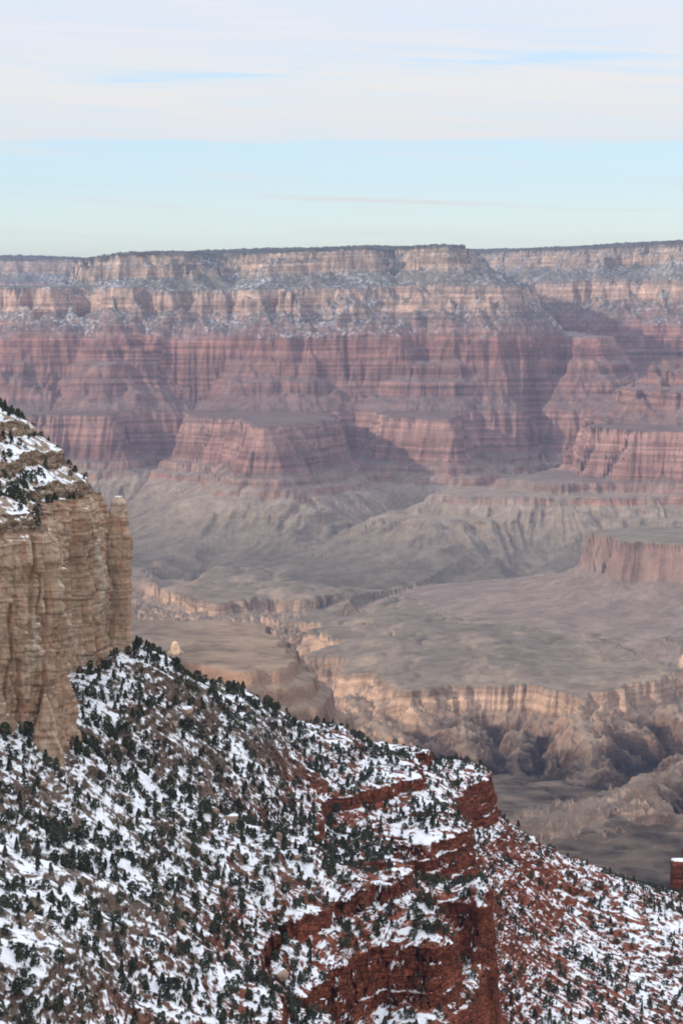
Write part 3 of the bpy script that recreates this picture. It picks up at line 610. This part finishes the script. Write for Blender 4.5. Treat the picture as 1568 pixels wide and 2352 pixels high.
# limestone cliff curtain
def resample(pts, step):
    p = np.array(pts, float); seg = np.linalg.norm(np.diff(p, axis=0), axis=1); cum = np.concatenate([[0], np.cumsum(seg)])
    n = int(cum[-1] / step); q = np.linspace(0, cum[-1], n)
    return np.stack([np.interp(q, cum, p[:, 0]), np.interp(q, cum, p[:, 1])], 1), q
cl, us = resample(CL[1:-2], 0.5)
for _ in range(6): cl[1:-1] = (cl[:-2] + cl[1:-1] * 2 + cl[2:]) / 4
tn = np.gradient(cl, axis=0); tn /= np.linalg.norm(tn, axis=1, keepdims=True); nrm = np.stack([tn[:, 1], -tn[:, 0]], 1)
zs = np.arange(-182, -84, 0.45); nv = len(zs)
U, ZZ = np.meshgrid(us, zs); XX = np.broadcast_to(cl[:, 0], U.shape); YY = np.broadcast_to(cl[:, 1], U.shape)
blk = np.round(v3d(U / 9 + ZZ * 0.01, ZZ / 60, 0 * U, 201) * 3) / 3 * 3.4
blk = blk + np.round(v3d(U / 5 + ZZ * 0.03, ZZ / 22, 0 * U, 203) * 3) / 3 * 2.2 + np.round(v3d(U / 3, ZZ / 5, 0 * U, 205) * 2) / 2 * 0.8
crack = 0
rs = random.Random(4)
for c in range(60):
    c0 = rs.uniform(us[0], us[-1]); z0 = rs.uniform(-175, -95); hgt = rs.uniform(8, 35); wd = rs.uniform(0.35, 0.9)
    uu = U - c0 - 0.8 * v3d(ZZ / 6, 0 * U, 0 * U, 300 + c) - (ZZ - z0) * rs.uniform(-.06, .06)
    crack = crack - 3.2 * np.exp(-(uu / wd) ** 2) * (np.abs(ZZ - z0) < hgt)
o_ = blk + beds(XX, YY, ZZ, 8.5, 211) * 0.32 + beds(XX, YY, ZZ, 2.6, 214) * 0.16 + v3d(U / 3.0, ZZ / 9, 0 * U, 225) * 0.9 + v3d(U / 1.6, ZZ / 1.6, 0 * U, 221) * 0.35 + v3d(U / 22, ZZ / 40, 0 * U, 223) * 2.2 + crack
o_ = o_ + blocks(U, ZZ, 9, 13, 261) * 0.9 + blocks(U, ZZ, 4.2, 5.5, 265) * 0.65 + blocks(U, ZZ, 2.2, 2.4, 269) * 0.25
o_ = o_ + np.clip((-150 - ZZ) / 12, 0, 1.5) * 2.0 - np.clip((ZZ + 97) / 12, 0, 1) ** 2 * 5.0 + 1.0
VV = np.stack([XX + nrm[:, 0] * o_, YY + nrm[:, 1] * o_, ZZ + v3d(U / 6, ZZ / 6, 0 * U, 231) * 0.5], -1)
tag(mesh_np('limestone_cliff', VV.reshape(-1, 3), grid_quads(nv, len(us)), M_LIME), 'sheer tan and grey limestone cliff at the left above the snowy slope', None, None, 'structure')

def rock_column(name, cx, cy, z0, z1, rad, mat, prof=None, seg=72, step=0.5, seed=0, sx=1.0, sy=1.0, rg=1.0):
    zs = np.arange(z0, z1, step); th = np.linspace(0, 2 * math.pi, seg, endpoint=False)
    T, Zc = np.meshgrid(th, zs); t = (Zc - z0) / (z1 - z0)
    pr = np.interp(t, *(zip(*prof))) if prof else np.where(t > 0.9, np.sqrt(np.clip(1 - ((t - 0.9) / 0.1) ** 2, 0.0, 1)), 1.0)
    cx_, cy_ = np.cos(T), np.sin(T)
    sq = 1 / np.maximum(np.abs(cx_), np.abs(cy_)) ** 0.55
    px, py = cx + cx_ * rad, cy + cy_ * rad
    sc_ = rad / 6.0
    rr = rad * sq * pr * (1 + rg * 0.16 * np.round(v3d(px / (5 * sc_), py / (5 * sc_), Zc / (30 * sc_), seed) * 3) / 3 + 0.035 * beds(px, py, Zc, 3.6 * sc_, seed + 3) + rg * 0.10 * v3d(px / sc_ / 3, py / sc_ / 3, Zc / sc_ / 4, seed + 7) + 0.06 * v3d(px / sc_, py / sc_, Zc / sc_, seed + 5))
    Vr = np.stack([cx + cx_ * rr * sx, cy + cy_ * rr * sy, Zc], -1).reshape(-1, 3)
    nr = len(zs); i = np.arange(nr - 1)[:, None] * seg; j = np.arange(seg)[None, :]
    Qr = np.stack([i + j, i + (j + 1) % seg, i + seg + (j + 1) % seg, i + seg + j], -1).reshape(-1, 4)
    c = len(Vr); Vr = np.vstack([Vr, [[cx, cy, zs[-1] + 0.15 * rad * pr[-1].mean()]]]); b = (nr - 1) * seg
    Qr = np.vstack([Qr, np.stack([b + j[0], b + (j[0] + 1) % seg, np.full(seg, c), np.full(seg, c)], 1)])
    Q1, Q2 = Qr[:-seg], Qr[-seg:]
    me_q = np.vstack([Q1]); o = mesh_np(name, Vr, np.vstack([np.concatenate([Q1[:, [0, 1, 2]], Q1[:, [0, 2, 3]]]), Q2[:, :3]]), mat)
    return o
a = P3(275, 1500, 1126); tz = P3(272, 1140, 1126)[2]
tag(rock_column('rock_pinnacle', a[0], 1126, a[2] - 10, tz, 5.0, M_LIME, [(0, 1.15), (0.3, 1.0), (0.6, 1.0), (0.72, 1.18), (0.78, 1.15), (0.82, 0.95), (0.9, 0.86), (0.965, 0.72), (1, 0.3)], seed=411),
    'brown rock pinnacle with a snow-dusted boulder top at the right end of the limestone cliff', 'rock pinnacle')
a = P3(1568, 2070, 1545); tz = P3(1568, 1975, 1545)[2]
tag(rock_column('rock_tower', a[0] - 1.5, 1545, a[2] - 10, tz, 6.2, M_RED, [(0, 1.1), (0.6, 1.0), (0.93, 1.0), (1, 0.85)], seed=421), 'red rock tower capped with snow at the right edge of the view', 'rock tower')
a = P3(1588, 2050, 1552); tz = P3(1568, 1942, 1552)[2]
tag(rock_column('rock_tower', a[0] + 1, 1552, a[2] - 10, tz, 8.0, M_RED, [(0, 1.1), (0.6, 1.0), (0.93, 0.9), (1, 0.7)], seed=431), 'taller snow-capped red tower behind the first one at the right edge', 'rock tower')
m_sp = cliff_material('pale_sandstone', [(0.60, 0.42, 0.26), (0.68, 0.50, 0.32), (0.5, 0.33, 0.2), (0.6, 0.48, 0.35), (0.3, 0.2, 0.13)], False, 0.0)
a = P3(402, 1512, 4280); tz = P3(402, 1474, 4280)[2]
tag(rock_column('rock_spire', a[0], 4280, a[2] - 14, tz, 12.5, m_sp, [(0, 1.8), (0.35, 1.5), (0.5, 1.1), (0.8, 0.62), (0.93, 0.4), (1, 0.15)], seed=445, step=0.6, sx=0.8, rg=2.6), 'small pale sunlit spire on the back edge of the brown butte', 'rock spire')
# rib of rock below the near pillar
a = P3(90, 1770, 925)
tag(rock_column('rock_rib', P3(100, 1700, 930)[0], 934, a[2] - 8, P3(96, 1600, 930)[2], 7.5, M_LIME, [(0, 1.1), (0.35, 0.95), (0.6, 0.66), (0.85, 0.36), (1, 0.08)], seed=451, sx=0.85, rg=2.0), 'tapering rock rib at the foot of the nearest limestone buttress', 'rock rib')

# unseen rim added left of the view, shaped to shade slopes and lower flat
th_r = [(-330, -700), (-330, 200), (-420, 880), (-520, 1500), (-1000, 2100), (-1650, 2700), (-1700, 4250), (-2500, 4600), (-3600, 4300), (-3600, -700)]
rx, ry = np.meshgrid(np.linspace(-4200, -200, 260), np.linspace(-1100, 5500, 330))
rd = sdf(rx.ravel(), ry.ravel(), th_r).reshape(rx.shape) + fbm(rx, ry, [(400, 22), (150, 14), (60, 8)], 501)
rz = np.interp(rd, [-1500, -250, -100, 0, 20, 120, 160, 350, 380, 700, 1200], [170, 110, 52, 25, -10, -70, -150, -260, -420, -800, -1100])
rz = rz + np.where(rd < 60, 75, 0) * np.clip((2000 - ry) / 500, 0, 1)
Vr = np.stack([rx, ry, rz], -1).reshape(-1, 3); Qr = grid_quads(330, 260)
kp = ~((Vr[Qr[:, 0], 0] / np.maximum(Vr[Qr[:, 0], 1], 1) > -0.185) & (Vr[Qr[:, 0], 1] > 300))
v_, q_, a_ = subset(Vr, Qr, kp, {'strat': Vr[:, 2] + 150})
tag(mesh_np('unseen_shade_rim', v_, q_, M_STRATA, a_), 'unseen rim added left of the view to shade the near slopes', None, None, 'structure')
# ground under everything, out to the horizon
gx = np.array([[-8000, -1400, -1440], [8000, -1400, -1440], [8000, 24400, -1440], [-8000, 24400, -1440]], float)
tag(mesh_np('ground', gx, [[0, 1, 2, 3]], M_STRATA, {'strat': [-1300] * 4}), 'ground', None, None, 'structure')

# ================================================================== TREES AND BOULDERS
rng = np.random.default_rng(12)
# what the camera can see of the near slope: running maximum of the sight-line slope in each column
colS = np.linspace(-0.19, 0.19, NCN); runmax = np.maximum.accumulate(Zf / ysn[:, None], axis=0)
def ground_z(x, y): return near_eval(np.atleast_1d(np.asarray(x, float)), np.atleast_1d(np.asarray(y, float)))
def vis(x, y, ztop):
    ci = np.clip(((x / y + 0.19) / 0.38 * (NCN - 1)).round().astype(int), 0, NCN - 1); ri = np.clip(np.searchsorted(ysn, y) - 3, 0, len(ysn) - 1)
    return ztop / y >= runmax[ri, ci]
def crown(rs, h, r, n, leaf, conic):
    t = rs.random(n) ** (0.8 if conic else 0.9); ang = rs.random(n) * 6.283
    lobes = 1 + 0.28 * np.sin(ang * 3 + rs.random() * 6) * np.sin(t * 7 + rs.random() * 6)
    rad = (1 - t) ** 0.75 * r if conic else r * np.sqrt(np.clip(1 - (2 * t - 0.85) ** 2 / 1.4, 0.02, 1))
    rad = rad * lobes * np.sqrt(rs.random(n) * 0.75 + 0.25)
    c = np.stack([np.cos(ang) * rad, np.sin(ang) * rad, h * (0.10 + 0.88 * t)], 1)
    a = rs.normal(size=(n, 3)); a /= np.linalg.norm(a, axis=1, keepdims=True); b = np.cross(a, rs.normal(size=(n, 3))); b /= np.linalg.norm(b, axis=1, keepdims=True)
    s = leaf * (0.6 + 0.8 * rs.random((n, 1))); b[:, 2] += 0.3
    V = np.stack([c - a * s - b * s * .6, c + a * s - b * s * .6, c + a * s * .5 + b * s * .8, c - a * s * .6 + b * s * .7], 1).reshape(-1, 3)
    return V, np.arange(n * 4).reshape(n, 4)
def trunk(h, r, k=6):
    zs = np.array([-0.6, 0, h * .25, h * .55, h * .8]); rr = np.array([1.3, 1.1, .8, .5, .2]) * r; th = np.arange(k) / k * 6.283
    V = np.stack([np.cos(th)[None] * rr[:, None] + 0.12 * np.sin(zs)[:, None], np.sin(th)[None] * rr[:, None] + 0 * zs[:, None], np.repeat(zs[:, None], k, 1)], -1).reshape(-1, 3)
    i = np.arange(4)[:, None] * k; j = np.arange(k)[None]
    return V, np.stack([i + j, i + (j + 1) % k, i + k + (j + 1) % k, i + k + j], -1).reshape(-1, 4)
NT_ = 26000
s_ = rng.uniform(-0.165, 0.165, NT_); y_ = np.sqrt(rng.uniform(620 ** 2, 1600 ** 2, NT_)); x_ = s_ * y_
z_ = ground_z(x_, y_); e = 1.5
gx_ = (ground_z(x_ + e, y_) - ground_z(x_ - e, y_)) / (2 * e); gy_ = (ground_z(x_, y_ + e) - ground_z(x_, y_ - e)) / (2 * e)
slope_ = np.hypot(gx_, gy_)
dens = 0.54 + 0.50 * fbm(x_ * 0.8 + z_ * -.5, y_ * 1.6, [(70, 1.0), (28, 0.7)], 601)
xp, yp = to_px(x_, y_, z_)
def seg_boost(pts, wd):
    d = np.full(NT_, 1e9)
    for (ax, ay), (bx, by) in zip(pts[:-1], pts[1:]):
        ex, ey = bx - ax, by - ay; t = np.clip(((xp - ax) * ex + (yp - ay) * ey) / (ex * ex + ey * ey), 0, 1)
        d = np.minimum(d, np.hypot(xp - ax - t * ex, yp - ay - t * ey))
    return np.clip(1 - d / wd, 0, 1)
dens = dens + 0.6 * seg_boost([(130, 1680), (350, 1750), (560, 1840), (700, 1900), (880, 1975)], 55) + 0.8 * seg_boost([(300, 1495), (450, 1570), (640, 1640)], 16) + 0.4 * seg_boost([(120, 1900), (300, 1990), (430, 2060), (560, 2160)], 50) + 0.5 * seg_boost([(0, 1690), (120, 1760)], 30)
dens = dens * np.where(xp > 1130, 0.55, 1.0) * np.where(yp > 2200, 1.15, 1.0)
ok = (rng.random(NT_) < np.clip(dens, 0.05, 0.95)) & (slope_ < 1.25) & (np.abs(z_) < 480)
ok &= ~((sdf(x_, y_, MESA) < 3) & (sdf(x_, y_, MESA) > -6))
hh = (1.7 + 2.9 * rng.random(NT_) ** 1.2) * np.where(rng.random(NT_) < 0.08, 1.3, 1.0); hh *= np.where(y_ > 1250, 0.85, 1.0) * np.where(y_ < 850, 1.0, 1.0)
ok &= vis(x_, y_, z_ + hh)
idx = np.nonzero(ok)[0]
# thin out clumps that stand inside each other
cell = {}; keep = []
for i in idx[np.argsort(-hh[idx])]:
    k = (int(x_[i] // 2.6), int(y_[i] // 2.6))
    if k in cell: continue
    cell[k] = 1; keep.append(i)
keep = np.array(keep)
infr = (xp[keep] > 8) & (xp[keep] < 1560) & (yp[keep] < 2345) & vis(x_[keep], y_[keep], z_[keep] + hh[keep] * 0.3)
size = hh[keep] / y_[keep] * infr
order = np.argsort(-size); big, rest = keep[order[:300]], keep[order[300:]]
print('trees', len(keep), 'in frame', infr.sum())
protos = []
rs_ = np.random.default_rng(5)
for k in range(6):
    con = k % 2 == 1
    cv, cq = crown(rs_, 1.0, 0.38 if not con else 0.27, 300, 0.062, con); tv, tq = trunk(1.0, 0.04)
    cm = mesh_np('crown', cv, cq, M_LEAF, smooth=False); tm = mesh_np('trunk', tv, tq, M_BARK)
    protos.append((cm.data, tm.data, con)); bpy.data.objects.remove(cm); bpy.data.objects.remove(tm)
def region(x, y):
    if x < 250 and y < 1180: return 'on the snowy slope above the limestone cliff'
    if y < 1660 and x < 500: return 'on snow at the foot of the limestone cliff'
    if x < 160 and y < 1800: return 'below the nearest rock buttress at the left'
    if x > 1140: return 'on the thin snow to the right of the red outcrops'
    if y < 1850 and x < 700: return 'on the upper snowy slope below the cliff'
    if y < 1900: return 'near the ridge line above the red ledges'
    if x > 620 and y < 2120: return 'between the middle and nearest red outcrops'
    if x > 600: return 'beside the ledges of the nearest red outcrop'
    if y < 2000 and x < 350: return 'on the left middle part of the snowy slope'
    if y < 2100: return 'in the dark gully band across the snowy slope'
    if x < 300: return 'on brown and snowy ground in the bottom left corner'
    return 'on the snow left of the nearest red outcrop'
for i in big:
    cm, tm, con = protos[int(rng.integers(6))]
    t = bpy.data.objects.new('pine_tree' if con else 'juniper_tree', None); C.objects.link(t)
    t.location = (x_[i], y_[i], z_[i] - 0.1); t.rotation_euler = (0, 0, rng.uniform(0, 6.28)); s = hh[i]; wsc = s * rng.uniform(0.85, 1.2); t.scale = (wsc, wsc, s)
    rg = region(xp[i], yp[i]); kind = 'pointed dark pine' if con else 'bushy dark juniper'
    sz = 'tall' if hh[i] > 4.8 else 'large' if hh[i] > 4.0 else 'mid-sized'
    tag(t, f'{sz} {kind} {rg}', 'tree', f'{sz} {kind}s {rg}')
    for nm, me in (('crown', cm), ('trunk', tm)):
        o = bpy.data.objects.new(nm, me); C.objects.link(o); o.parent = t
VS, QS, nvx = [], [], 0
lows = [crown(rs_, 1.0, 0.40 if k % 2 == 0 else 0.28, 90, 0.105, k % 2 == 1) for k in range(8)]
for i in rest:
    cv, cq = lows[int(rng.integers(8))]; a = rng.uniform(0, 6.28); ca, sa = math.cos(a), math.sin(a); s = hh[i]
    p = np.stack([(cv[:, 0] * ca - cv[:, 1] * sa) * s + x_[i], (cv[:, 0] * sa + cv[:, 1] * ca) * s + y_[i], cv[:, 2] * s + z_[i] - 0.15], 1)
    VS.append(p); QS.append(cq + nvx); nvx += len(p)
# low scrub tufts
NB = 16000
s2 = rng.uniform(-0.16, 0.16, NB); y2 = np.sqrt(rng.uniform(620 ** 2, 1560 ** 2, NB)); x2 = s2 * y2; z2 = ground_z(x2, y2)
o2 = vis(x2, y2, z2 + 0.8) & (np.abs(z2) < 450) & (rng.random(NB) < np.clip(0.5 + 0.8 * n2d(x2 / 25, y2 / 25, 641), 0.1, 1))
VB, QB, nb_ = [], [], 0
tuft = [crown(rs_, 1.0, 0.8, 18, 0.32, False) for _ in range(6)]
for i in np.nonzero(o2)[0]:
    cv, cq = tuft[int(rng.integers(6))]; s = rng.uniform(0.5, 1.4)
    VB.append(cv * s + np.array([x2[i], y2[i], z2[i] - 0.1])); QB.append(cq + nb_); nb_ += len(cv)
tag(mesh_np('distant_evergreens', np.concatenate(VS), np.concatenate(QS), M_LEAF, smooth=False), 'smaller evergreens scattered over the whole snowy slope', None, None, 'stuff')
m_brush = plain('dry_brush', (0.060, 0.055, 0.040), 0.5, 0.8, 0.9)
tag(mesh_np('scrub', np.concatenate(VB), np.concatenate(QB), m_brush, smooth=False), 'low dry scrub poking through the snow', None, None, 'stuff')

BOULD = [(425, 1640, 5.0, 'large tan boulder on the snow below the right end of the limestone cliff'), (400, 1668, 2.2, 'small brown boulder just left of the large tan one under the cliff'),
    (300, 1622, 2.2, 'tan boulder among trees high on the snowy slope'), (458, 1808, 3.0, 'rounded tan boulder in the middle of the snowy slope'), (528, 1888, 4.0, 'slanting tan boulder above the dark gully band'),
    (490, 1870, 2.6, 'tan boulder upslope of the slanting one above the gully'), (640, 1930, 3.0, 'tan boulder under a snow cap at the end of the snowy crest'), (678, 1976, 2.4, 'round tan boulder below the snow-capped one'),
    (764, 2006, 2.0, 'reddish boulder on the crest above the nearest outcrop'), (366, 1852, 2.0, 'small tan boulder in snow left of the gully band'), (98, 1812, 2.4, 'brown boulder below the rock rib'),
    (68, 2110, 2.2, 'round pinkish boulder in the lower left'), (410, 2132, 2.8, 'snow-capped tan boulder above the lowest snowfield'), (92, 2155, 2.2, 'pinkish boulder just below the round one in the lower left'),
    (268, 1958, 1.8, 'small tan boulder in the middle left trees'), (434, 2300, 2.2, 'tan boulder on the bottom snowfield'), (640, 2245, 4.5, 'big tan-orange block beside the nearest red outcrop')]
m_bould = cliff_material('tan_boulder_rock', [(0.30, 0.20, 0.14), (0.40, 0.28, 0.21), (0.34, 0.2, 0.14), (0.5, 0.4, 0.32), (0.22, 0.14, 0.10)])
import bmesh
for k, (bx, by, r, lb) in enumerate(BOULD):
    sx, sz = ray(bx, by); yy = ysn[ysn < 1600]; zz = ground_z(sx * yy, yy); hit = np.nonzero(zz >= sz * yy)[0]
    if not len(hit): continue
    Yh = yy[hit[0]]
    bm = bmesh.new(); bmesh.ops.create_icosphere(bm, subdivisions=4, radius=1.0)
    co = np.array([v.co[:] for v in bm.verts]); rr = np.random.default_rng(k)
    pl = rr.normal(size=(13, 3)); pl /= np.linalg.norm(pl, axis=1, keepdims=True); dd_ = rr.uniform(0.48, 0.8, 13)
    for p_, d_ in zip(pl, dd_):
        t_ = co @ p_; co = co - np.maximum(t_ - d_, 0)[:, None] * p_
    co = co * (1 + 0.05 * v3d(co[:, 0] * 3, co[:, 1] * 3, co[:, 2] * 3, k))[:, None] * np.array([1.0, 1.0, 0.85]) * rr.uniform(0.8, 1.25, 3) * r * 0.95
    for v, c in zip(bm.verts, co): v.co = c
    me = bpy.data.meshes.new('boulder'); bm.to_mesh(me); bm.free(); me.materials.append(m_bould)
    o = bpy.data.objects.new('boulder', me); C.objects.link(o); o.location = (sx * Yh, Yh, zz[hit[0]] + r * 0.15); o.rotation_euler = (rr.uniform(-.3, .3), rr.uniform(0.1, .5), rr.uniform(0, 6))
    tag(o, lb, 'boulder', 'boulders on the snowy slope')

# ================================================================== HAZE
m = bpy.data.materials.new('haze_air'); m.use_nodes = True; n = NT(m.node_tree)
pv = n.new('ShaderNodeVolumePrincipled'); pv.inputs['Color'].default_value = (0.20, 0.242, 0.375, 1); pv.inputs['Density'].default_value = 3.4e-5; pv.inputs['Anisotropy'].default_value = 0.0
oo = n.new('ShaderNodeOutputMaterial'); n.l.new(pv.outputs[0], oo.inputs['Volume'])
x0, x1, y0, y1, z0, z1 = -8200, 8200, -1600, 24600, -1442, 470
hv = [(x, y, z) for x in (x0, x1) for y in (y0, y1) for z in (z0, z1)]
hq = [[0, 1, 3, 2], [4, 6, 7, 5], [0, 4, 5, 1], [2, 3, 7, 6], [0, 2, 6, 4], [1, 5, 7, 3]]
tag(mesh_np('haze', hv, hq, m, smooth=False), 'pale blue haze', None, None, 'stuff')
